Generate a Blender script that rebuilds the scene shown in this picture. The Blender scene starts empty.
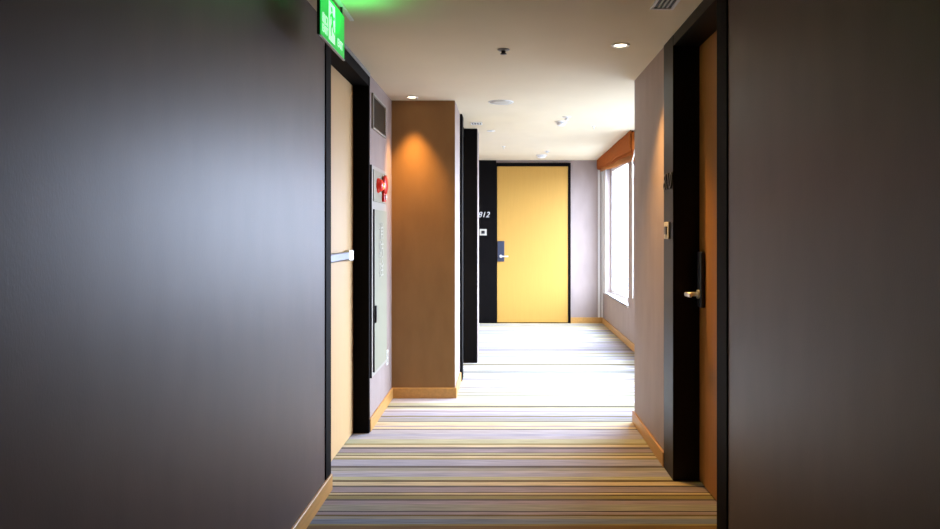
import bpy, bmesh, math, random, os
from mathutils import Vector, Matrix

# ------------------------------------------------------------------ camera, sky, exposure
sc = bpy.context.scene
COL = sc.collection
F, VX, VY = 700.0, 503.0, 232.5        # focal length in pixels and vanishing point of the corridor
CAMZ = 1.341
CEIL = 2.41
cd = bpy.data.cameras.new('camera')
cam = bpy.data.objects.new('camera', cd)
COL.objects.link(cam)
cam.location = (0, 0, CAMZ)
cam.rotation_euler = (math.pi / 2, 0, 0)
cd.sensor_width = 36.0
cd.sensor_fit = 'HORIZONTAL'
cd.lens = 36.0 * F / 940.0
cd.shift_x = (470.0 - VX) / 940.0
cd.shift_y = (VY - 264.5) / 940.0
cd.clip_start = 0.05
sc.camera = cam

SKY_UP, SKY_DOWN = 29.0, 5.5
w = bpy.data.worlds.new('overcast_sky')
sc.world = w
w.use_nodes = True
nt = w.node_tree
nt.nodes.clear()
tc = nt.nodes.new('ShaderNodeTexCoord')
sep = nt.nodes.new('ShaderNodeSeparateXYZ')
mr = nt.nodes.new('ShaderNodeMapRange')
mr.inputs['From Min'].default_value = -0.12
mr.inputs['From Max'].default_value = 0.12
mr.inputs['To Min'].default_value = SKY_DOWN
mr.inputs['To Max'].default_value = SKY_UP
bg = nt.nodes.new('ShaderNodeBackground')
bg.inputs['Color'].default_value = (0.74, 0.85, 1.14, 1)
wo = nt.nodes.new('ShaderNodeOutputWorld')
nt.links.new(tc.outputs['Generated'], sep.inputs[0])
nt.links.new(sep.outputs['Z'], mr.inputs['Value'])
nt.links.new(mr.outputs['Result'], bg.inputs['Strength'])
nt.links.new(bg.outputs[0], wo.inputs['Surface'])

sc.view_settings.view_transform = 'Standard'
sc.view_settings.look = 'None'
sc.view_settings.gamma = 1.0
sc.view_settings.use_curve_mapping = False
sc.view_settings.exposure = 0.0
sc.cycles.max_bounces = 12
sc.cycles.diffuse_bounces = 8
sc.cycles.sample_clamp_indirect = 8.0

WARM = (1.0, 0.53, 0.15)
DOWNLIGHT_W = 140.0
WIN = [(8.29, 10.05), (5.20, 7.65)]     # window openings along the corridor
SILL, HEADZ = 0.475, 2.26
XW = 1.481                              # inner face of the window wall

for i, (a, b) in enumerate(WIN):        # sampling portals for the sky (they give no light of their own)
    ld = bpy.data.lights.new('sky_portal', 'AREA')
    ld.shape = 'RECTANGLE'
    ld.size = HEADZ - SILL
    ld.size_y = b - a
    ld.cycles.is_portal = True
    lo = bpy.data.objects.new('sky_portal', ld)
    COL.objects.link(lo)
    lo.location = (XW + 0.16, (a + b) / 2, (SILL + HEADZ) / 2)
    lo.rotation_euler = (0, math.pi / 2, 0)


# ------------------------------------------------------------------ materials
def mat(name, color, rough=0.6, metal=0.0, spec=0.5, emit=None, estr=0.0, noise=None, bump=0.0, bscale=400.0, coat=0.0,
        stretch=(1, 1, 1), sheen=0.0, transmit=0.0):
    m = bpy.data.materials.new(name)
    m.use_nodes = True
    n, l = m.node_tree.nodes, m.node_tree.links
    p = n['Principled BSDF']
    p.inputs['Base Color'].default_value = (*color, 1)
    p.inputs['Roughness'].default_value = rough
    p.inputs['Metallic'].default_value = metal
    p.inputs['Specular IOR Level'].default_value = spec
    p.inputs['Coat Weight'].default_value = coat
    p.inputs['Sheen Weight'].default_value = sheen
    p.inputs['Transmission Weight'].default_value = transmit
    if emit:
        p.inputs['Emission Color'].default_value = (*emit, 1)
        p.inputs['Emission Strength'].default_value = estr
    if noise or bump:
        t = n.new('ShaderNodeTexCoord')
        mp = n.new('ShaderNodeMapping')
        mp.inputs['Scale'].default_value = stretch
        l.new(t.outputs['Object'], mp.inputs['Vector'])
    if noise:
        sc_, amt = noise
        nz = n.new('ShaderNodeTexNoise')
        nz.inputs['Scale'].default_value = sc_
        nz.inputs['Detail'].default_value = 6
        l.new(mp.outputs[0], nz.inputs['Vector'])
        cr = n.new('ShaderNodeValToRGB')
        cr.color_ramp.elements[0].position = 0.3
        cr.color_ramp.elements[1].position = 0.7
        cr.color_ramp.elements[0].color = tuple(c * (1 - amt) for c in color) + (1,)
        cr.color_ramp.elements[1].color = tuple(min(1, c * (1 + amt)) for c in color) + (1,)
        l.new(nz.outputs['Fac'], cr.inputs['Fac'])
        l.new(cr.outputs['Color'], p.inputs['Base Color'])
    if bump:
        nb = n.new('ShaderNodeTexNoise')
        nb.inputs['Scale'].default_value = bscale
        nb.inputs['Detail'].default_value = 3
        l.new(mp.outputs[0], nb.inputs['Vector'])
        bp = n.new('ShaderNodeBump')
        bp.inputs['Strength'].default_value = bump
        bp.inputs['Distance'].default_value = 0.002
        l.new(nb.outputs['Fac'], bp.inputs['Height'])
        l.new(bp.outputs['Normal'], p.inputs['Normal'])
    return m


M = {}
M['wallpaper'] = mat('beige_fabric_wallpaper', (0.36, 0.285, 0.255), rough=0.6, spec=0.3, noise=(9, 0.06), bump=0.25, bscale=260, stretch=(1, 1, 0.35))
M['pier'] = mat('warm_lit_brown_wallpaper', (0.30, 0.165, 0.066), rough=0.7, spec=0.2, noise=(9, 0.08), bump=0.3, bscale=260, stretch=(1, 1, 0.35))  # pier front: brown paper, with warm lamplight deepened into its colour
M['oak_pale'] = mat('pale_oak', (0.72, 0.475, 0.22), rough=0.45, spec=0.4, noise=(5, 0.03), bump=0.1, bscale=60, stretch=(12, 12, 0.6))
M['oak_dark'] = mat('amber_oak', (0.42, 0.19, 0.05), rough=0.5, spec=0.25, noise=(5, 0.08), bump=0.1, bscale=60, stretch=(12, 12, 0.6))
M['vinyl_shaded'] = mat('shade_darkened_vinyl', (0.092, 0.057, 0.050), rough=0.42, spec=0.62, noise=(5, 0.10), bump=0.12, bscale=160, stretch=(1.5, 1.5, 0.6))  # near-end wallcovering, its colour darkened to stand in for shade there
M['ceiling'] = mat('ceiling_paint', (0.75, 0.65, 0.465), rough=0.85, spec=0.2, noise=(3, 0.02))
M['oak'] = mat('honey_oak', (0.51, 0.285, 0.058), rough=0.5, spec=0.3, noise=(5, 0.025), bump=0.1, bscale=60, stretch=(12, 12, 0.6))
M['oak_trim'] = mat('oak_skirting', (0.58, 0.31, 0.085), rough=0.4, noise=(6, 0.10), stretch=(8, 0.7, 8))
M['black'] = mat('black_stained_wood', (0.004, 0.0033, 0.0033), rough=0.65, spec=0.05, noise=(8, 0.25), stretch=(14, 14, 0.6))
M['black_satin'] = mat('black_satin_wood', (0.005, 0.004, 0.004), rough=0.4, spec=0.2, noise=(8, 0.25), stretch=(14, 14, 0.6))
M['header'] = mat('dark_header_wood', (0.05, 0.03, 0.02), rough=0.4, noise=(8, 0.2), stretch=(1, 6, 6))
M['white'] = mat('white_plastic', (0.80, 0.79, 0.76), rough=0.4)
M['white_paint'] = mat('white_window_paint', (0.78, 0.77, 0.76), rough=0.45)
M['steel'] = mat('brushed_steel', (0.27, 0.28, 0.32), rough=0.35, metal=1.0, noise=(40, 0.06), stretch=(1, 1, 12))
M['chrome'] = mat('bright_chrome', (0.88, 0.88, 0.88), rough=0.4, metal=1.0)
M['slate'] = mat('slate_blue_metal', (0.03, 0.038, 0.065), rough=0.45, metal=0.2)
M['gunmetal'] = mat('gunmetal', (0.03, 0.03, 0.035), rough=0.3, metal=0.7)
M['dark'] = mat('black_plastic', (0.012, 0.012, 0.012), rough=0.5)
M['grey'] = mat('grey_metal', (0.30, 0.30, 0.29), rough=0.5)
M['mesh_grey'] = mat('grey_perforated_metal', (0.55, 0.52, 0.44), rough=0.6, bump=0.6, bscale=500)
M['cabinet'] = mat('pale_cabinet_enamel', (0.30, 0.295, 0.205), rough=0.5)
M['cabinet_frame'] = mat('cabinet_frame_enamel', (0.40, 0.37, 0.31), rough=0.5)
M['letter_white'] = mat('white_lettering', (0.43, 0.43, 0.36), rough=0.5)
M['letter_silver'] = mat('silver_numerals', (0.85, 0.85, 0.85), rough=0.3, metal=0.3)
M['red'] = mat('red_plastic', (0.75, 0.03, 0.02), rough=0.3, emit=(1.0, 0.04, 0.02), estr=0.18)
M['red_enamel'] = mat('red_enamel', (0.72, 0.02, 0.015), rough=0.3)
M['lamp_lit'] = mat('lit_alarm_lens', (1.0, 0.2, 0.05), rough=0.3, emit=(1.0, 0.32, 0.06), estr=1.6)
M['sign_green'] = mat('lit_green_panel', (0.0, 0.45, 0.08), rough=0.35, emit=(0.0, 0.62, 0.07), estr=0.7)
M['sign_white'] = mat('lit_white_panel', (0.8, 0.95, 0.85), rough=0.35, emit=(0.55, 1.0, 0.70), estr=0.8)
M['diffuser'] = mat('lit_lamp', (1, 0.9, 0.7), rough=0.4, emit=(1.0, 0.80, 0.52), estr=9.0)
M['blind'] = mat('rust_linen', (0.33, 0.085, 0.014), rough=0.85, noise=(30, 0.10), bump=0.4, bscale=700, spec=0.1)
M['louvre'] = mat('bronze_louvre', (0.12, 0.075, 0.022), rough=0.6)

# linen blind lets some daylight through
def translucent(m, col, fac):
    n, l = m.node_tree.nodes, m.node_tree.links
    t = n.new('ShaderNodeBsdfTranslucent')
    t.inputs['Color'].default_value = (*col, 1)
    mx = n.new('ShaderNodeMixShader')
    mx.inputs[0].default_value = fac
    l.new(n['Principled BSDF'].outputs[0], mx.inputs[1])
    l.new(t.outputs[0], mx.inputs[2])
    l.new(mx.outputs[0], n['Material Output'].inputs['Surface'])
M['blind_hem'] = mat('rust_linen_single', (0.50, 0.20, 0.06), rough=0.8, noise=(30, 0.08))
translucent(M['blind_hem'], (0.75, 0.45, 0.22), 0.35)

g = bpy.data.materials.new('clear_glass')
g.use_nodes = True
n, l = g.node_tree.nodes, g.node_tree.links
n.clear()
o_ = n.new('ShaderNodeOutputMaterial')
tr = n.new('ShaderNodeBsdfTransparent')
tr.inputs[0].default_value = (0.96, 0.98, 0.97, 1)
gl = n.new('ShaderNodeBsdfGlossy')
gl.inputs['Roughness'].default_value = 0.02
fr = n.new('ShaderNodeFresnel')
fr.inputs['IOR'].default_value = 1.45
mx = n.new('ShaderNodeMixShader')
gm = n.new('ShaderNodeNewGeometry')
mu = n.new('ShaderNodeMath')                 # reflect at the entering face only
mu.operation = 'SUBTRACT'
mu.use_clamp = True
l.new(fr.outputs[0], mu.inputs[0])
l.new(gm.outputs['Backfacing'], mu.inputs[1])
l.new(mu.outputs[0], mx.inputs[0])
l.new(tr.outputs[0], mx.inputs[1])
l.new(gl.outputs[0], mx.inputs[2])
l.new(mx.outputs[0], o_.inputs['Surface'])
M['glass'] = g


# ------------------------------------------------------------------ mesh helpers
class MB:
    """collects shapes in one mesh, each with its own material"""
    def __init__(self):
        self.bm = bmesh.new()
        self.mats = []

    def mi(self, m):
        if m not in self.mats:
            self.mats.append(m)
        return self.mats.index(m)

    def _fin(self, geom, m, mtx=None, smooth=False):
        vs = [v for v in geom if isinstance(v, bmesh.types.BMVert)]
        if mtx is not None:
            bmesh.ops.transform(self.bm, matrix=mtx, verts=vs)
        k = self.mi(m)
        for f in {f for v in vs for f in v.link_faces}:
            f.material_index = k
            f.smooth = smooth
        return vs

    def box(self, x0, x1, y0, y1, z0, z1, m, bevel=0.0, seg=2):
        r = bmesh.ops.create_cube(self.bm, size=1.0)
        mtx = Matrix.Translation(((x0 + x1) / 2, (y0 + y1) / 2, (z0 + z1) / 2)) @ Matrix.Diagonal((x1 - x0, y1 - y0, z1 - z0, 1))
        vs = self._fin(r['verts'], m, mtx)
        if bevel:
            es = list({e for v in vs for e in v.link_edges})
            k = self.mi(m)
            rr = bmesh.ops.bevel(self.bm, geom=es, offset=bevel, segments=seg, affect='EDGES', profile=0.5)
            for f in rr['faces']:
                f.material_index = k
        return self

    def cyl(self, p0, p1, r0, m, r1=None, n=20, smooth=True, caps=True):
        p0, p1 = Vector(p0), Vector(p1)
        d = p1 - p0
        r = bmesh.ops.create_cone(self.bm, cap_ends=caps, segments=n, radius1=r0, radius2=r0 if r1 is None else r1, depth=d.length)
        mtx = Matrix.Translation((p0 + p1) / 2) @ d.to_track_quat('Z', 'Y').to_matrix().to_4x4()
        vs = self._fin(r['verts'], m, mtx)
        for f in {f for v in vs for f in v.link_faces}:
            f.smooth = smooth and len(f.verts) == 4
        return self

    def lathe(self, prof, centre, axis, m, n=28):
        """prof: list of (radius, height) along axis from centre"""
        q = Vector(axis).to_track_quat('Z', 'Y').to_matrix().to_4x4()
        mtx = Matrix.Translation(centre) @ q
        rings = []
        for r, h in prof:
            if r < 1e-6:
                rings.append([self.bm.verts.new(mtx @ Vector((0, 0, h)))])
            else:
                rings.append([self.bm.verts.new(mtx @ Vector((r * math.cos(2 * math.pi * i / n), r * math.sin(2 * math.pi * i / n), h))) for i in range(n)])
        k = self.mi(m)
        for a, b in zip(rings, rings[1:]):
            for i in range(n):
                j = (i + 1) % n
                if len(a) == 1 and len(b) == 1:
                    continue
                vs = [a[0], b[j], b[i]] if len(a) == 1 else ([a[i], a[j], b[0]] if len(b) == 1 else [a[i], a[j], b[j], b[i]])
                f = self.bm.faces.new(vs)
                f.material_index = k
                f.smooth = True
        return self

    def prism(self, pts, axis, a0, a1, m):
        """closed outline pts extruded along axis ('x','y','z') from a0 to a1; pts are the other two coordinates in order"""
        def P(u, v, a):
            return {'x': (a, u, v), 'y': (u, a, v), 'z': (u, v, a)}[axis]
        k = self.mi(m)
        A = [self.bm.verts.new(P(u, v, a0)) for u, v in pts]
        B = [self.bm.verts.new(P(u, v, a1)) for u, v in pts]
        fs = [self.bm.faces.new(A), self.bm.faces.new(B[::-1])]
        for i in range(len(pts)):
            j = (i + 1) % len(pts)
            fs.append(self.bm.faces.new([A[j], A[i], B[i], B[j]]))
        for f in fs:
            f.material_index = k
        bmesh.ops.recalc_face_normals(self.bm, faces=fs)
        return self

    def build(self, name, parent=None, origin=None):
        me = bpy.data.meshes.new(name)
        bmesh.ops.recalc_face_normals(self.bm, faces=self.bm.faces[:])
        if parent is not None and origin is None:
            bmesh.ops.translate(self.bm, verts=self.bm.verts[:], vec=-wloc(parent))
        elif origin is not None:
            bmesh.ops.translate(self.bm, verts=self.bm.verts[:], vec=-Vector(origin))
        self.bm.to_mesh(me)
        self.bm.free()
        for m in self.mats:
            me.materials.append(m)
        o = bpy.data.objects.new(name, me)
        COL.objects.link(o)
        if parent is not None:
            o.parent = parent
        elif origin is not None:
            o.location = origin
        return o


def wloc(o):
    v = Vector((0, 0, 0))
    while o is not None:
        v = v + o.location
        o = o.parent
    return v


def props(o, label=None, cat=None, group=None, kind=None):
    for k, v in (('label', label), ('category', cat), ('group', group), ('kind', kind)):
        if v:
            o[k] = v
    return o


def thing(name, loc, label, cat, group=None, kind=None):
    o = bpy.data.objects.new(name, None)
    o.empty_display_size = 0.05
    COL.objects.link(o)
    o.location = loc
    return props(o, label, cat, group, kind)


def struct(o, label=None, cat=None):
    return props(o, label, cat, None, 'structure')


def copy_tree(o, parent=None):
    c = o.copy()
    COL.objects.link(c)
    if parent is not None:
        c.parent = parent
    for ch in list(o.children):
        copy_tree(ch, c)
    return c


def lettering(name, body, size, depth, m, parent, loc, u, v, shear=0.0, font=None, sx=1.0, align='CENTER', bold=0.0):
    """real letters standing on a surface: u is the reading direction, v is up; turned into a mesh"""
    cu = bpy.data.curves.new(name, 'FONT')
    cu.body = body
    cu.size = size
    cu.extrude = depth / 2
    cu.shear = shear
    cu.offset = bold
    cu.align_x = align
    cu.align_y = 'CENTER'
    if font:
        cu.font = font
    t = bpy.data.objects.new(name + '_curve', cu)
    COL.objects.link(t)
    bpy.context.view_layer.update()
    dg = bpy.context.evaluated_depsgraph_get()
    me = bpy.data.meshes.new_from_object(t.evaluated_get(dg))
    bpy.data.objects.remove(t)
    u, v = Vector(u), Vector(v)
    nrm = u.cross(v)
    R = Matrix((u, v, nrm)).transposed().to_4x4() @ Matrix.Diagonal((sx, 1, 1, 1))
    off = Vector(loc) - (wloc(parent) if parent is not None else Vector((0, 0, 0)))
    me.transform(Matrix.Translation(off) @ R if parent is not None else R)
    me.materials.clear()
    me.materials.append(m)
    o = bpy.data.objects.new(name, me)
    COL.objects.link(o)
    if parent is not None:
        o.parent = parent
    else:
        o.location = loc
    return o


# ------------------------------------------------------------------ room shell
XL, XR, YF = -0.902, 0.926, 10.37
YB = -6.0
WP = M['wallpaper']

# carpet: woven stripes across the corridor, stripe edges read as depth from the camera foot
PAL = {
    'LG': (0.47, 0.45, 0.48), 'LV': (0.40, 0.40, 0.50), 'PG': (0.50, 0.50, 0.31), 'OB': (0.15, 0.105, 0.03), 'CR': (0.68, 0.58, 0.36),
    'BG': (0.11, 0.09, 0.085), 'MV': (0.35, 0.30, 0.33), 'DP': (0.035, 0.02, 0.04), 'OL': (0.31, 0.27, 0.10), 'GG': (0.34, 0.34, 0.29),
    'BL': (0.20, 0.25, 0.35), 'BR': (0.20, 0.12, 0.035), 'WH': (0.62, 0.60, 0.58),
}
def carpet_mat(name, c):
    m = mat('carpet_' + name, tuple(0.85 * v for v in c), rough=0.95, spec=0.1, noise=(130, 0.36), bump=0.6, bscale=600, stretch=(0.03, 1, 1), sheen=0.15)
    return m
CM = {k: carpet_mat(k.lower(), v) for k, v in PAL.items()}
rows = [  # (image row of the far edge, colour) from far to near
    (419, 'GG'), (421.3, 'BG'), (421.9, 'CR'), (425.7, 'MV'), (426.8, 'CR'), (429, 'BG'), (429.8, 'LG'), (434, 'LV'), (436.2, 'LG'),
    (439.2, 'PG'), (443.4, 'OL'), (445, 'CR'), (447.2, 'BG'), (449, 'MV'), (452.6, 'OB'), (453.3, 'PG'), (454.8, 'OB'), (455.9, 'CR'),
    (458, 'OL'), (459.6, 'LV'), (465.8, 'BG'), (467.8, 'GG'), (471, 'LG'), (472.8, 'LV'), (476.7, 'PG'), (480, 'OB'), (482, 'CR'),
    (485.6, 'BG'), (487.2, 'MV'), (492.3, 'OB'), (493.1, 'CR'), (494.5, 'OB'), (495.9, 'OL'), (499, 'BG'), (500.7, 'MV'), (504.6, 'GG'),
    (511, 'DP'), (511.9, 'MV'), (514.6, 'OB'), (516.3, 'GG'), (519, 'BL'), (524, 'OL'), (525.7, 'BR'), (529.5, 'LV'),
]
rnd = random.Random(8)
edges = [(CAMZ * F / (y - VY), c) for y, c in rows]
far_d = edges[0][0]
seq = []
d = far_d
prev = None
while d < YF:                                     # beyond the measured stripes; pale choices put the window's glare into colour
    wdt = rnd.choice([0.018, 0.025, 0.03, 0.045, 0.06, 0.09])
    c = rnd.choice(['LG', 'LG', 'GG', 'LV', 'PG', 'CR', 'WH', 'MV', 'GG', 'PG'] if wdt > 0.03 else ['BG', 'OL', 'GG', 'OB', 'CR', 'LV'])
    if c == prev:
        continue
    prev = c
    seq.append((d, min(YF, d + wdt), c))
    d += wdt
for (d1, c), (d0, _) in zip(edges, edges[1:]):
    seq.append((d0, d1, c))
d = edges[-1][0]
while d > YB:
    wdt = rnd.choice([0.018, 0.025, 0.04, 0.06, 0.09])
    c = rnd.choice(['LG', 'LV', 'OL', 'CR', 'MV', 'BG', 'BL', 'BR', 'OB', 'GG'])
    if c == prev:
        continue
    prev = c
    seq.append((max(YB, d - wdt), d, c))
    d -= wdt
fl = MB()
FX0, FX1 = -1.2, 1.6
fl.box(FX0, FX1, YB, YF, -0.06, -0.004, M['grey'])
for a, b, c in seq:
    k = fl.mi(CM[c])
    vs = [fl.bm.verts.new(p) for p in ((FX0, a, 0), (FX1, a, 0), (FX1, b, 0), (FX0, b, 0))]
    fl.bm.faces.new(vs).material_index = k
struct(fl.build('floor'))

struct(MB().box(-1.3, 1.62, YB - 0.1, YF + 0.15, CEIL, CEIL + 0.1, M['ceiling']).build('ceiling'))
struct(MB().box(-1.3, 1.62, YB - 0.1, YB, 0, CEIL, M['vinyl_shaded']).build('wall_back'))
struct(MB().box(-1.2, 1.62, YF, YF + 0.13, 0, CEIL, WP).build('wall_far'))

DL0, DL1 = 3.65, 4.67            # left fire door opening
DR0, DR1 = 3.015, 3.78           # right room door opening
struct(MB().box(-1.2, XL, YB, 3.65, 0, CEIL, M['vinyl_shaded']).box(-1.3, -1.06, 3.65, 4.71, 0, CEIL, WP)
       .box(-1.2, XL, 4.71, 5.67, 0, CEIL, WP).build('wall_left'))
PX = -0.389
DP0, DP1 = 6.32, 7.19            # recessed door behind the pier
struct(MB().box(-1.2, PX - 0.002, 5.67, 5.69, 0, CEIL, M['pier']).box(-1.2, PX, 5.676, 6.30, 0, CEIL, WP).box(-1.2, -0.60, 6.30, 7.25, 0, CEIL, WP)
       .box(-1.2, -0.262, 7.25, 7.60, 0, CEIL, WP).box(-1.2, -0.75, 7.60, YF, 0, CEIL, WP).build('wall_pier'))
struct(MB().box(XR, 1.3, YB, 2.88, 0, CEIL, M['vinyl_shaded']).box(1.12, 1.3, 2.88, 4.0, 0, CEIL, WP)
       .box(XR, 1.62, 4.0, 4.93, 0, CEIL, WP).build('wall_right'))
ww = MB()
ww.box(XW, 1.62, 4.93, YF, 0, SILL - 0.02, WP)
ww.box(XW, 1.62, 4.93, YF, HEADZ, CEIL, WP)
ww.box(XW, 1.62, 4.93, WIN[1][0], SILL - 0.02, HEADZ, WP)
ww.box(XW, 1.62, WIN[1][1], WIN[0][0], SILL - 0.02, HEADZ, WP)
ww.box(XW, 1.62, WIN[0][1], YF, SILL - 0.02, HEADZ, WP)
struct(ww.build('wall_window'))

BH, BT = 0.085, 0.014
def skirting(name, segs):
    b = MB()
    for x0, x1, y0, y1 in segs:
        b.box(x0, x1, y0, y1, 0, BH, M['oak_trim'], bevel=0.003, seg=1)
    return struct(b.build(name))
skirting('baseboard_left', [(XL, XL + BT, YB, 3.65), (XL, XL + BT, 4.705, 5.67 - BT)])
skirting('baseboard_pier', [(XL, PX + BT, 5.67 - BT, 5.67), (PX, PX + BT, 5.67, 6.30)])
skirting('baseboard_right', [(XR - BT, XR, YB, 2.88), (XR - BT, XR, 4.0, 4.93 + BT), (XR, XW - BT, 4.93, 4.93 + BT)])
skirting('baseboard_window', [(XW - BT, XW, 4.944, YF - BT)])
skirting('baseboard_far', [(1.0, XW, YF - BT, YF), (-0.75, -0.46, YF - BT, YF)])
# slim pale trim board where the far wall meets the window wall
struct(MB().box(1.405, 1.44, YF - 0.018, YF, BH, HEADZ + 0.02, M['white_paint'], bevel=0.003)
       .box(1.455, XW, YF - 0.03, YF, BH, HEADZ + 0.02, M['white_paint'], bevel=0.003).box(XW - 0.006, XW, 10.05, YF - 0.031, SILL, HEADZ, M['white_paint']).build('trim_1'))

# windows
def window(idx, a, b, label):
    t = thing('window_%d' % idx, (XW + 0.06, (a + b) / 2, SILL), label, 'window', None, 'structure')
    fw = 0.05
    f = MB()
    x0, x1 = XW + 0.075, XW + 0.125
    f.box(x0, x1, a, a + fw, SILL, HEADZ, M['white_paint'], bevel=0.003)
    f.box(x0, x1, b - fw, b, SILL, HEADZ, M['white_paint'], bevel=0.003)
    f.box(x0, x1, a + fw, b - fw, SILL, SILL + fw, M['white_paint'], bevel=0.003)
    f.box(x0, x1, a + fw, b - fw, HEADZ - fw, HEADZ, M['white_paint'], bevel=0.003)
    f.build('window_frame', t)
    ext = YF - 0.032 if idx == 1 else b
    MB().box(XW + 0.095, XW + 0.103, a + fw - 0.005, b - fw + 0.005, SILL + fw - 0.005, HEADZ - fw + 0.005, M['glass']).build('pane', t)
    MB().box(XW - 0.012, XW + 0.074, a, b, SILL - 0.02, SILL, M['white_paint'], bevel=0.003).box(XW - 0.012, XW - 0.001, a - 0.05, ext, SILL - 0.02, SILL, M['white_paint']).build('window_sill', t)
    return t
window(1, *WIN[0], 'tall bright window above the low wall beside the honey door 812')
window(2, *WIN[1], 'tall bright window hidden round the corner of the right wall')

# ------------------------------------------------------------------ doors
# left: fire door with push bar
t = thing('door_1', (-1.0, (DL0 + DL1) / 2, 0), 'pale wooden fire door with a steel push bar in the left wall', 'door', None, 'structure')
MB().box(-1.045, -1.0, DL0 + 0.002, DL1 - 0.002, 0.006, 2.318, M['oak_pale'], bevel=0.002).build('door_leaf', t)
f = MB()
f.box(-1.0, XL + 0.006, 3.547, DL0, BH, 2.385, M['black'], bevel=0.002)
f.box(-1.058, -1.0, DL0 - 0.03, DL0, 0, 2.385, M['black'])
f.box(-1.058, XL + 0.008, DL1, DL1 + 0.035, 0, 2.385, M['black'], bevel=0.002)
f.box(-1.058, XL + 0.006, DL0, DL1, 2.32, 2.385, M['black'])
f.build('door_frame', t)
MB().box(-1.05, XL + 0.01, 3.547, DL1 + 0.035, 2.386, CEIL - 0.001, M['grey']).build('head_trim', t)
pb = MB().box(-0.986, -0.964, 3.72, 4.40, 1.168, 1.220, M['steel'], bevel=0.008).build('push_bar', t)
props(pb, 'brushed steel push bar')
MB().box(-0.999, -0.961, 4.40, 4.51, 1.160, 1.230, M['chrome'], bevel=0.008).build('bar_housing', pb, )
MB().box(-0.999, -0.955, 3.665, 3.72, 1.155, 1.228, M['chrome'], bevel=0.008).build('bar_housing', pb)

# room door hardware (shared by the two doors): plate and lever
def lock(t, u, nrm, base, wdt, z0, z1, lever_len, lever_z, off=0.072):
    """base: point on the leaf face at the plate's hinge-ward edge; u along the leaf, nrm out of the leaf"""
    u, nrm, base = Vector(u), Vector(nrm), Vector(base)
    b = MB()
    c0, c1 = base, base + u * wdt + nrm * 0.024
    lo = [min(a, c) for a, c in zip(c0, c1)]
    hi = [max(a, c) for a, c in zip(c0, c1)]
    b.box(lo[0], hi[0], lo[1], hi[1], z0, z1, M['slate'], bevel=0.006)
    p = b.build('lock_plate', t)
    props(p, 'dark slate blue card lock plate')
    hub = base + u * wdt * 0.5
    hub.z = lever_z
    h = MB()
    h.cyl(hub + nrm * 0.024, hub + nrm * 0.034, 0.024, M['chrome'])
    h.cyl(hub + nrm * 0.03, hub + nrm * off, 0.011, M['chrome'])
    a = hub + nrm * (off - 0.006)
    e = a + u * lever_len
    lo = [min(p_, q_) for p_, q_ in zip(a - u * 0.012, e)]
    hi = [max(p_, q_) for p_, q_ in zip(a - u * 0.012, e)]
    n2 = [abs(v) for v in nrm]
    h.box(lo[0] - 0.008 * n2[0], hi[0] + 0.008 * n2[0], lo[1] - 0.008 * n2[1], hi[1] + 0.008 * n2[1], lever_z - 0.011, lever_z + 0.011, M['chrome'], bevel=0.006)
    lv = h.build('handle', p)
    props(lv, 'chrome lever handle')

# right: dark room door
t = thing('door_2', (1.06, (DR0 + DR1) / 2, 0), 'dim wooden door recessed in the black frame of the right wall', 'door', None, 'structure')
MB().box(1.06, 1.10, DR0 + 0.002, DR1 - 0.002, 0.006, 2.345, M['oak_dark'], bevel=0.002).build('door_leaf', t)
f = MB()
f.box(XR - 0.008, 1.119, DR1, 4.0, 0, CEIL - 0.001, M['black_satin'], bevel=0.002)
f.box(XR - 0.006, 1.119, 2.88, DR0, 0, CEIL - 0.001, M['black'], bevel=0.002)
f.box(XR - 0.006, 1.119, DR0, DR1, 2.35, CEIL - 0.001, M['black_satin'])
f.build('door_frame', t)
lock(t, (0, -1, 0), (-1, 0, 0), (1.06, 3.735, 0), 0.07, 0.945, 1.24, 0.09, 1.015, off=0.098)

# behind the pier: another recessed door
t = thing('door_3', (-0.52, (DP0 + DP1) / 2, 0), 'black framed doorway just behind the brown pier', 'door', None, 'structure')
MB().box(-0.56, -0.52, 6.52, DP1 - 0.002, 0.006, 2.318, M['oak'], bevel=0.002).build('door_leaf', t)
f = MB()
f.box(-0.59, -0.368, 6.302, 6.50, 0, CEIL - 0.001, M['black'], bevel=0.003)
f.box(-0.59, -0.266, DP1, 7.248, 0, CEIL - 0.001, M['black'], bevel=0.002)
f.box(-0.59, -0.40, 6.50, DP1, 2.32, CEIL - 0.001, M['black'])
f.build('door_frame', t)

# far: door 812
t = thing('door_4', (0.437, YF, 0), 'bright honey wooden door at the far end of the corridor', 'door', None, 'structure')
MB().box(-0.087, 0.961, YF - 0.022, YF - 0.001, 0.012, 2.318, M['oak'], bevel=0.002).build('door_leaf', t)
f = MB()
f.box(0.963, 1.0, YF - 0.035, YF - 0.001, 0, 2.37, M['black'], bevel=0.002)
f.box(-0.10, 0.963, YF - 0.035, YF - 0.001, 2.32, 2.37, M['black'], bevel=0.002)
f.box(-0.10, -0.089, YF - 0.035, YF - 0.001, 0, 2.32, M['black'])
f.box(-0.089, 0.963, YF - 0.035, YF - 0.001, 0, 0.010, M['black'])
f.build('door_frame', t)
MB().box(-0.46, -0.1005, YF - 0.033, YF - 0.001, 0, CEIL - 0.002, M['black'], bevel=0.002).build('side_panel', t)
lock(t, (1, 0, 0), (0, -1, 0), (-0.083, YF - 0.022, 0), 0.103, 0.912, 1.215, 0.11, 0.99)

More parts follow.
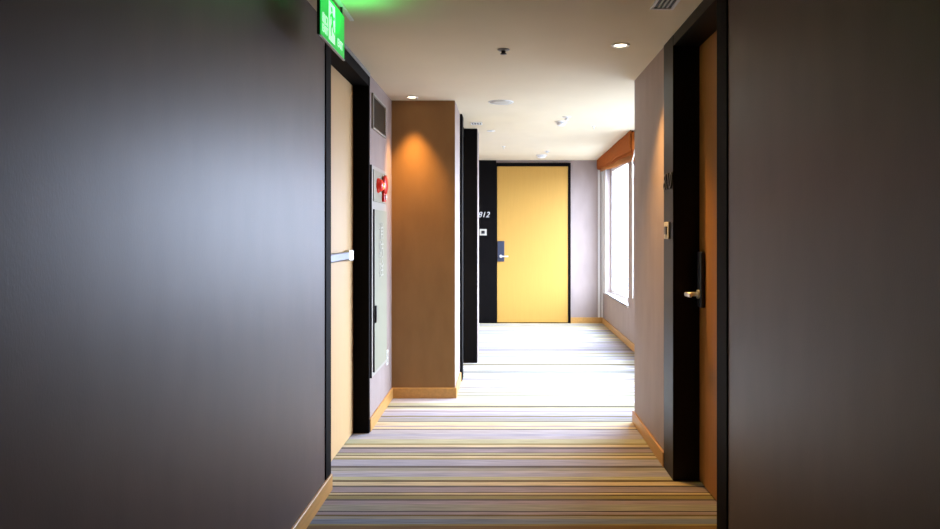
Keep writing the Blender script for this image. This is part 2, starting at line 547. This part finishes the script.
# numbers and door bells on the black panels
def bell(loc, u, nrm, label):
    u, nrm = Vector(u), Vector(nrm)
    t = thing('doorbell', loc, label, 'doorbell', 'doorbells beside the room doors')
    loc = Vector(loc)
    def slab(w, h, d0, d1, m, name, bev, par, dz=0):
        a = loc - u * w / 2 + nrm * d0
        b = loc + u * w / 2 + nrm * d1
        lo = [min(p, q) for p, q in zip(a, b)]
        hi = [max(p, q) for p, q in zip(a, b)]
        return MB().box(lo[0], hi[0], lo[1], hi[1], loc.z + dz - h / 2, loc.z + dz + h / 2, m, bevel=bev).build(name, par)
    slab(0.105, 0.095, 0, 0.010, M['mesh_grey'], 'face_plate', 0.003, t)
    slab(0.05, 0.045, 0.010, 0.016, M['gunmetal'], 'button', 0.003, t)
    return t
bell((-0.294, YF - 0.033, 1.345), (1, 0, 0), (0, -1, 0), 'white square doorbell under the number 812 beside the honey door')
bell((XR - 0.008, 3.90, 1.352), (0, -1, 0), (-1, 0, 0), 'small doorbell on the black frame of the right wall door')
num = lettering('door_number', '812', 0.115, 0.008, M['letter_silver'], None, (-0.287, YF - 0.0375, 1.601), (1, 0, 0), (0, 0, 1), shear=0.28)
props(num, 'slanted silver number 812 on the black panel beside the honey door', 'door number')
num = lettering('door_number', '810', 0.13, 0.008, M['gunmetal'], None, (XR - 0.0125, 3.89, 1.62), (0, -1, 0), (0, 0, 1), shear=0.28)
props(num, 'small dark number on the black frame of the right wall door', 'door number')

# ------------------------------------------------------------------ left wall fittings
# ventilation grille above the hose cabinet
ga, gb, gz0, gz1 = 4.80, 5.32, 2.055, 2.30
t = thing('air_grille', (XL, (ga + gb) / 2, (gz0 + gz1) / 2), 'dark louvred air grille high on the left wall above the hose cabinet', 'vent')
f = MB()
fw = 0.014
f.box(XL, XL + 0.014, ga, ga + fw, gz0, gz1, M['cabinet_frame'], bevel=0.002)
f.box(XL, XL + 0.014, gb - fw, gb, gz0, gz1, M['cabinet_frame'], bevel=0.002)
f.box(XL, XL + 0.014, ga + fw, gb - fw, gz0, gz0 + fw, M['cabinet_frame'], bevel=0.002)
f.box(XL, XL + 0.014, ga + fw, gb - fw, gz1 - fw, gz1, M['cabinet_frame'], bevel=0.002)
f.build('frame', t)
f = MB()
f.box(XL, XL + 0.002, ga + fw, gb - fw, gz0 + fw, gz1 - fw, M['header'])
k = 13
for i in range(k):
    z = gz0 + fw + (gz1 - gz0 - 2 * fw) * (i + 0.5) / k
    f.prism([(XL + 0.002, z + 0.006), (XL + 0.002, z + 0.004), (XL + 0.011, z - 0.007), (XL + 0.011, z - 0.004)], 'y', ga + fw, gb - fw, M['louvre'])
f.build('louvre', t)

# fire hose cabinet
ca, cb, cz0, cz1 = 4.735, 5.33, 0.355, 1.80
t = thing('hose_cabinet', (XL + 0.002, (ca + cb) / 2, cz0), 'pale flush fire hose cabinet with red alarm lamp on the left wall', 'fire cabinet')
f = MB()
f.box(XL + 0.002, XL + 0.014, ca + 0.006, cb, cz0, cz1, M['cabinet_frame'], bevel=0.002)
f.box(XL + 0.002, XL + 0.0145, ca, ca + 0.006, cz0, cz1, M['dark'])
f.build('body', t)
f = MB()
f.box(XL + 0.014, XL + 0.020, ca + 0.05, cb - 0.05, 1.555, 1.775, M['cabinet'], bevel=0.002)
f.build('alarm_panel', t)
dr = MB().box(XL + 0.014, XL + 0.024, ca + 0.055, cb - 0.045, cz0 + 0.03, 1.50, M['cabinet'], bevel=0.002).box(
    XL + 0.014, XL + 0.0245, ca + 0.047, ca + 0.055, cz0 + 0.03, 1.50, M['gunmetal']).build('door', t)
MB().box(XL + 0.024, XL + 0.034, ca + 0.062, ca + 0.095, 0.72, 0.84, M['gunmetal'], bevel=0.004).build('latch', dr)
for i, ch in enumerate('\u6d88\u9632\u6813'):
    lettering('lettering', ch, 0.135, 0.002, M['letter_white'], dr, (XL + 0.0252, 5.04, 1.345 - 0.135 * i), (0, 1, 0), (0, 0, 1), sx=1.5)
xa = XL + 0.020
lamp = MB()
lamp.lathe([(0.052, 0), (0.052, 0.010), (0.044, 0.013), (0.044, 0.022), (0.036, 0.034), (0.02, 0.040), (0, 0.042)], (xa, 4.93, 1.672), (1, 0, 0), M['red'])
la = lamp.build('alarm_lamp', t)
props(la, 'glowing red alarm lamp')
MB().lathe([(0.024, 0.0), (0.024, 0.010), (0.014, 0.017), (0, 0.019)], (xa + 0.030, 4.945, 1.668), (1, 0, 0), M['lamp_lit']).build('lamp_lens', la)
b = MB()
b.lathe([(0.018, 0), (0.018, 0.008), (0.068, 0.010), (0.072, 0.017), (0.064, 0.026), (0.036, 0.032), (0, 0.034)], (xa, 5.14, 1.69), (1, 0, 0), M['red_enamel'])
props(b.build('alarm_bell', t), 'round red alarm bell')
b = MB()
b.box(xa, xa + 0.02, 5.10, 5.17, 1.565, 1.635, M['red_enamel'], bevel=0.006)
b.lathe([(0.02, 0.02), (0.02, 0.028), (0, 0.03)], (xa, 5.135, 1.60), (1, 0, 0), M['white'])
props(b.build('call_button', t), 'red alarm call button')
ll = bpy.data.lights.new('alarm_glow', 'POINT')
ll.energy = 0.12
ll.color = (1, 0.12, 0.05)
ll.shadow_soft_size = 0.02
lo = bpy.data.objects.new('alarm_glow', ll)
COL.objects.link(lo)
lo.parent = t
lo.location = Vector((xa + 0.10, 4.94, 1.665)) - t.location

# power socket low on the wall right of the cabinet
t = thing('wall_socket', (XL, 5.42, 0.37), 'small white wall socket low on the left wall beside the hose cabinet', 'socket')
MB().box(XL, XL + 0.009, 5.385, 5.455, 0.315, 0.43, M['white'], bevel=0.003).build('face_plate', t)
MB().box(XL + 0.009, XL + 0.012, 5.40, 5.44, 0.335, 0.365, M['mesh_grey']).box(XL + 0.009, XL + 0.012, 5.40, 5.44, 0.38, 0.41, M['mesh_grey']).build('outlet', t)

# ------------------------------------------------------------------ hanging exit sign
sx, s0, s1, sz0, sz1 = -0.752, 2.885, 3.32, 2.16, 2.365
t = thing('exit_sign', (sx, (s0 + s1) / 2, CEIL), 'glowing green exit sign hanging from the ceiling by the left wall', 'exit sign')
f = MB()
f.box(sx - 0.016, sx - 0.003, s0, s1, sz0, sz1, M['dark'], bevel=0.003)
f.build('housing', t)
f = MB()
f.box(sx - 0.008, sx + 0.003, s0, s1, sz0 - 0.006, sz0, M['white'], bevel=0.002)
f.build('edge_trim', t)
pan = MB().box(sx - 0.003, sx, s0 + 0.003, s1 - 0.003, sz0 + 0.001, sz1 - 0.002, M['sign_green']).build('sign_panel', t)
# white doorway with a running figure, all a little proud of the panel
pc = s0 + 0.19
MB().box(sx, sx + 0.0012, pc - 0.055, pc + 0.055, sz0 + 0.018, sz1 - 0.02, M['sign_white']).build('pictogram_field', pan)
fig = MB()
def limb(p, q, wd):
    (a, b), (c, d_) = p, q
    v = Vector((c - a, d_ - b))
    nrm = Vector((-v.y, v.x)).normalized() * wd / 2
    pts = [(a + nrm.x, b + nrm.y), (c + nrm.x, d_ + nrm.y), (c - nrm.x, d_ - nrm.y), (a - nrm.x, b - nrm.y)]
    fig.prism([(pc + u, sz0 + 0.1 + v_) for u, v_ in pts], 'x', sx + 0.0012, sx + 0.0024, M['sign_green'])
fig.prism([(pc - 0.008 + 0.012 * math.cos(k_ * math.pi / 8), sz0 + 0.158 + 0.012 * math.sin(k_ * math.pi / 8)) for k_ in range(16)], 'x', sx + 0.0012, sx + 0.0024, M['sign_green'])
limb((-0.004, 0.044), (0.006, -0.004), 0.022)
limb((-0.004, 0.036), (-0.032, 0.024), 0.010)
limb((-0.032, 0.024), (-0.038, 0.006), 0.009)
limb((0.002, 0.036), (0.032, 0.022), 0.010)
limb((0.032, 0.022), (0.042, 0.036), 0.009)
limb((0.004, 0.0), (-0.020, -0.028), 0.013)
limb((-0.020, -0.028), (-0.016, -0.062), 0.011)
limb((0.006, 0.0), (0.024, -0.030), 0.013)
limb((0.024, -0.030), (0.046, -0.038), 0.011)
fig.build('running_figure', pan)
lettering('lettering', '\u51fa\u53e3', 0.048, 0.0015, M['sign_white'], pan, (sx + 0.001, s0 + 0.072, sz0 + 0.078), (0, 1, 0), (0, 0, 1), bold=0.001)
lettering('lettering', 'EXIT', 0.044, 0.0015, M['sign_white'], pan, (sx + 0.001, s0 + 0.072, sz0 + 0.036), (0, 1, 0), (0, 0, 1), bold=0.001)
lettering('lettering', 'EXIT', 0.05, 0.0015, M['sign_white'], pan, (sx + 0.001, s0 + 0.345, sz0 + 0.045), (0, 1, 0), (0, 0, 1), bold=0.001)
MB().box(sx - 0.016, sx + 0.004, s0 - 0.05, s1 + 0.19, CEIL - 0.010, CEIL, M['white'], bevel=0.002).build('mounting_rail', t)
for y in (s0 + 0.07, s1 - 0.03):
    MB().cyl((sx - 0.008, y, sz1 - 0.003), (sx - 0.008, y, CEIL - 0.011), 0.006, M['gunmetal'], n=12).build('hanger', t)

gd = bpy.data.lights.new('sign_glow', 'SPOT')      # light spilling upward from the lit panel
gd.energy = 3.0
gd.spot_size = math.radians(150)
gd.spot_blend = 1.0
gd.color = (0.08, 1.0, 0.22)
gd.shadow_soft_size = 0.03
go = bpy.data.objects.new('sign_glow', gd)
COL.objects.link(go)
go.parent = t
go.location = (0.07, 0.05, -0.19)
go.rotation_euler = (math.pi, 0, 0)

# ------------------------------------------------------------------ roman blind
t = thing('roman_blind', (1.44, 9.05, CEIL), 'raised rust orange fabric blind gathered above the window', 'blind')
def wavy(y):
    return 0.004 * math.sin(y * 5.1) + 0.002 * math.sin(y * 13)
BY0, BY1 = 7.30, 10.335
def slant(y):                                   # the blind hangs a little askew, lower and further out at its near end
    return (BY1 - y) / (BY1 - BY0)
def fabric(name, x_far, out, zb_far, zb_near, y0, m, bulge, par, ztop=CEIL - 0.002, th=0.006, n=40):
    b = MB()
    k = b.mi(m)
    gr = []
    for i in range(n + 1):
        y = y0 + (BY1 - y0) * i / n
        q = slant(y)
        zb = zb_far + (zb_near - zb_far) * q
        row = []
        for j in range(9):
            s_ = j / 8
            row.append(b.bm.verts.new((x_far - out * q - bulge * math.sin(math.pi * s_) + wavy(y) * (0.3 + s_), y, ztop + (zb - ztop) * s_ + (wavy(y * 0.7 + 2) if j == 8 else 0))))
        gr.append(row)
    for i in range(n):
        for j in range(8):
            f = b.bm.faces.new([gr[i][j], gr[i + 1][j], gr[i + 1][j + 1], gr[i][j + 1]])
            f.material_index = k
            f.smooth = True
    bmesh.ops.recalc_face_normals(b.bm, faces=b.bm.faces[:])
    bmesh.ops.solidify(b.bm, geom=b.bm.faces[:], thickness=th)
    return b.build(name, par)
fabric('front_fold', 1.392, 0.058, 2.272, 2.195, BY0, M['blind'], 0.006, t)
fabric('middle_fold', 1.408, 0.045, 2.262, 2.165, BY0 + 0.02, M['blind'], 0.004, t)
fabric('back_fold', 1.435, 0.035, 2.235, 2.10, BY0 + 0.02, M['blind_hem'], 0.0, t)
MB().box(1.42, 1.475, BY0 + 0.05, BY1, CEIL - 0.03, CEIL - 0.001, M['blind'], bevel=0.003).build('head_rail', t)
side = MB()
for xx, yy, zz in ((1.356, 7.31, 2.21), (1.378, 7.33, 2.19), (1.402, 7.32, 2.22), (1.427, 7.34, 2.2), (1.452, 7.33, 2.24)):
    side.cyl((xx, yy, CEIL - 0.02), (xx, yy, zz), 0.016, M['blind'], n=12)
side.build('side_gather', t)
wx, wy = 1.302, 7.03
MB().cyl((wx, wy, 0.68), (wx, wy, 1.90), 0.0045, M['white'], n=10).build('pull_wand', t)
hk = MB()
hk.cyl((wx, wy, 1.89), (wx, wy, 2.02), 0.010, M['white'], n=12)
pts = [(wx, wy, 2.02), (wx - 0.006, wy, 2.05), (wx + 0.002, wy, 2.085), (wx + 0.014, wy + 0.03, 2.10), (wx + 0.035, wy + 0.10, 2.16), (wx + 0.06, wy + 0.17, 2.23)]
for p, q in zip(pts, pts[1:]):
    hk.cyl(p, q, 0.0055, M['white'], n=10)
hk.build('wand_hook', t)

# ------------------------------------------------------------------ ceiling fittings
def at(px, py):
    d = (CEIL - CAMZ) * F / (VY - py)
    return ((px - VX) * d / F, d)

def downlight(x, y, r, label, power, aim=(0, 0), size=84):
    t = thing('downlight', (x, y, CEIL), label, 'ceiling light', 'recessed downlights')
    MB().lathe([(r, 0), (r, 0.004), (r * 0.93, 0.007), (r * 0.72, 0.005), (r * 0.66, 0.0015)], (x, y, CEIL), (0, 0, -1), M['white']).build('trim_ring', t)
    MB().lathe([(r * 0.66, 0.0), (r * 0.66, 0.0015), (r * 0.4, 0.004), (0, 0.005)], (x, y, CEIL), (0, 0, -1), M['diffuser']).build('lamp', t)
    ld = bpy.data.lights.new('downlight_beam', 'SPOT')
    ld.energy = power
    ld.color = WARM
    ld.spot_size = math.radians(size)
    ld.spot_blend = 1.0
    ld.shadow_soft_size = 0.03
    lo = bpy.data.objects.new('downlight_beam', ld)
    COL.objects.link(lo)
    lo.parent = t
    lo.location = (0, 0, -0.04)
    lo.rotation_euler = (aim[0], aim[1], 0)
    return t

def dl(px, py):
    return at(px, py)
x, y = at(620.5, 45)
downlight(x, y, 0.052, 'lit round downlight near the right wall before the black door frame', DOWNLIGHT_W)
x, y = at(412, 97)
downlight(x, y, 0.048, 'lit round downlight close in front of the brown pier', DOWNLIGHT_W * 0.85, aim=(0.0, 0), size=66)

def sprinkler(px, py, r, label, dark):
    x, y = at(px, py)
    t = thing('sprinkler', (x, y, CEIL), label, 'sprinkler', 'ceiling sprinklers')
    MB().lathe([(r, 0), (r, 0.003), (r * 0.75, 0.007), (r * 0.4, 0.009), (0, 0.009)], (x, y, CEIL), (0, 0, -1), M['grey'] if dark else M['white']).build('escutcheon', t)
    h = MB()
    hm = M['gunmetal'] if dark else M['white']
    h.cyl((x, y, CEIL - 0.009), (x, y, CEIL - 0.024), r * 0.35, hm, n=14)
    h.lathe([(r * 0.5, 0.024), (r * 0.55, 0.027), (0, 0.029)], (x, y, CEIL), (0, 0, -1), hm)
    h.build('head', t)
    return t
sprinkler(503.5, 49.5, 0.036, 'dark sprinkler head in the near ceiling, closest to the camera', True)
sprinkler(566.5, 116.8, 0.042, 'flat pale sprinkler just in front of the nearer smoke detector', False)
sprinkler(503.6, 146.3, 0.025, 'tiny white sprinkler on the far ceiling before the honey door', False)
sprinkler(593.5, 126.3, 0.018, 'tiny sprinkler on the ceiling nearest the rust blind', False)
sprinkler(547, 151, 0.042, 'flat pale sprinkler beside the smoke detector over the honey door', False)

def smoke(px, py, r, label):
    x, y = at(px, py)
    t = thing('smoke_detector', (x, y, CEIL), label, 'smoke detector', 'white ceiling smoke detectors')
    MB().lathe([(r, 0), (r, 0.012), (r * 0.92, 0.016), (0, 0.016)], (x, y, CEIL), (0, 0, -1), M['white']).build('base', t)
    MB().lathe([(r * 0.72, 0.016), (r * 0.72, 0.022), (0, 0.022)], (x, y, CEIL), (0, 0, -1), M['grey']).build('sensor_slot', t)
    MB().lathe([(r * 0.78, 0.022), (r * 0.74, 0.034), (r * 0.5, 0.042), (0, 0.044)], (x, y, CEIL), (0, 0, -1), M['white']).build('cover', t)
    return t
smoke(561, 121.5, 0.055, 'white smoke detector in mid ceiling left of the rust blind')
smoke(541.5, 155, 0.075, 'farthest white smoke detector on the ceiling above the honey door')

x, y = at(501, 102)
t = thing('ceiling_speaker', (x, y, CEIL), 'round flat grey speaker grille in the ceiling past the sprinkler', 'speaker')
MB().lathe([(0.105, 0), (0.105, 0.003), (0.098, 0.006), (0.093, 0.005)], (x, y, CEIL), (0, 0, -1), M['white']).build('rim', t)
MB().lathe([(0.093, 0.001), (0.093, 0.004), (0.05, 0.006), (0, 0.0065)], (x, y, CEIL), (0, 0, -1), M['mesh_grey']).build('speaker_grille', t)

x, y = at(476.5, 123.3)
t = thing('ceiling_vent', (x, y, CEIL), 'small slotted vent in the ceiling right of the pier', 'vent')
f = MB()
w2, l2 = 0.056, 0.075
f.box(x - w2, x + w2, y - l2, y - l2 + 0.014, CEIL - 0.006, CEIL, M['white'])
f.box(x - w2, x + w2, y + l2 - 0.014, y + l2, CEIL - 0.006, CEIL, M['white'])
f.box(x - w2, x - w2 + 0.012, y - l2 + 0.014, y + l2 - 0.014, CEIL - 0.006, CEIL, M['white'])
f.box(x + w2 - 0.012, x + w2, y - l2 + 0.014, y + l2 - 0.014, CEIL - 0.006, CEIL, M['white'])
f.build('frame', t)
MB().box(x - w2 + 0.012, x + w2 - 0.012, y - l2 + 0.014, y + l2 - 0.014, CEIL - 0.0015, CEIL, M['dark']).build('opening', t)
f = MB()
for i in range(3):
    xx = x - 0.026 + 0.026 * i
    f.box(xx - 0.005, xx + 0.005, y - l2 + 0.014, y + l2 - 0.014, CEIL - 0.005, CEIL - 0.0015, M['white'])
f.build('slats', t)

x, y = at(491, 130.8)
t = thing('ceiling_disc', (x, y, CEIL), 'faint flat white cover disc on the ceiling past the slotted vent', 'ceiling cover')
MB().lathe([(0.045, 0), (0.045, 0.003), (0.038, 0.005), (0, 0.005)], (x, y, CEIL), (0, 0, -1), M['white']).build('cover', t)
MB().cyl((x, y, CEIL - 0.005), (x, y, CEIL - 0.007), 0.006, M['grey'], n=12).build('screw', t)

# slot air diffuser in the near ceiling by the right wall
vx0, vx1, vy0, vy1 = 0.700, 0.812, 2.45, 3.34
t = thing('slot_diffuser', ((vx0 + vx1) / 2, (vy0 + vy1) / 2, CEIL), 'black slotted air diffuser in the near ceiling above the right door', 'vent')
f = MB()
f.box(vx0, vx0 + 0.014, vy0, vy1, CEIL - 0.008, CEIL, M['white'], bevel=0.002)
f.box(vx1 - 0.014, vx1, vy0, vy1, CEIL - 0.008, CEIL, M['white'], bevel=0.002)
f.box(vx0 + 0.014, vx1 - 0.014, vy0, vy0 + 0.014, CEIL - 0.008, CEIL, M['white'], bevel=0.002)
f.box(vx0 + 0.014, vx1 - 0.014, vy1 - 0.014, vy1, CEIL - 0.008, CEIL, M['white'], bevel=0.002)
f.build('frame', t)
MB().box(vx0 + 0.014, vx1 - 0.014, vy0 + 0.014, vy1 - 0.014, CEIL - 0.0015, CEIL, M['dark']).build('opening', t)
f = MB()
for i in range(3):
    xx = vx0 + 0.014 + (vx1 - vx0 - 0.028) * (i + 1) / 4
    f.box(xx - 0.003, xx + 0.003, vy0 + 0.014, vy1 - 0.014, CEIL - 0.007, CEIL - 0.0015, M['white'])
f.build('slats', t)
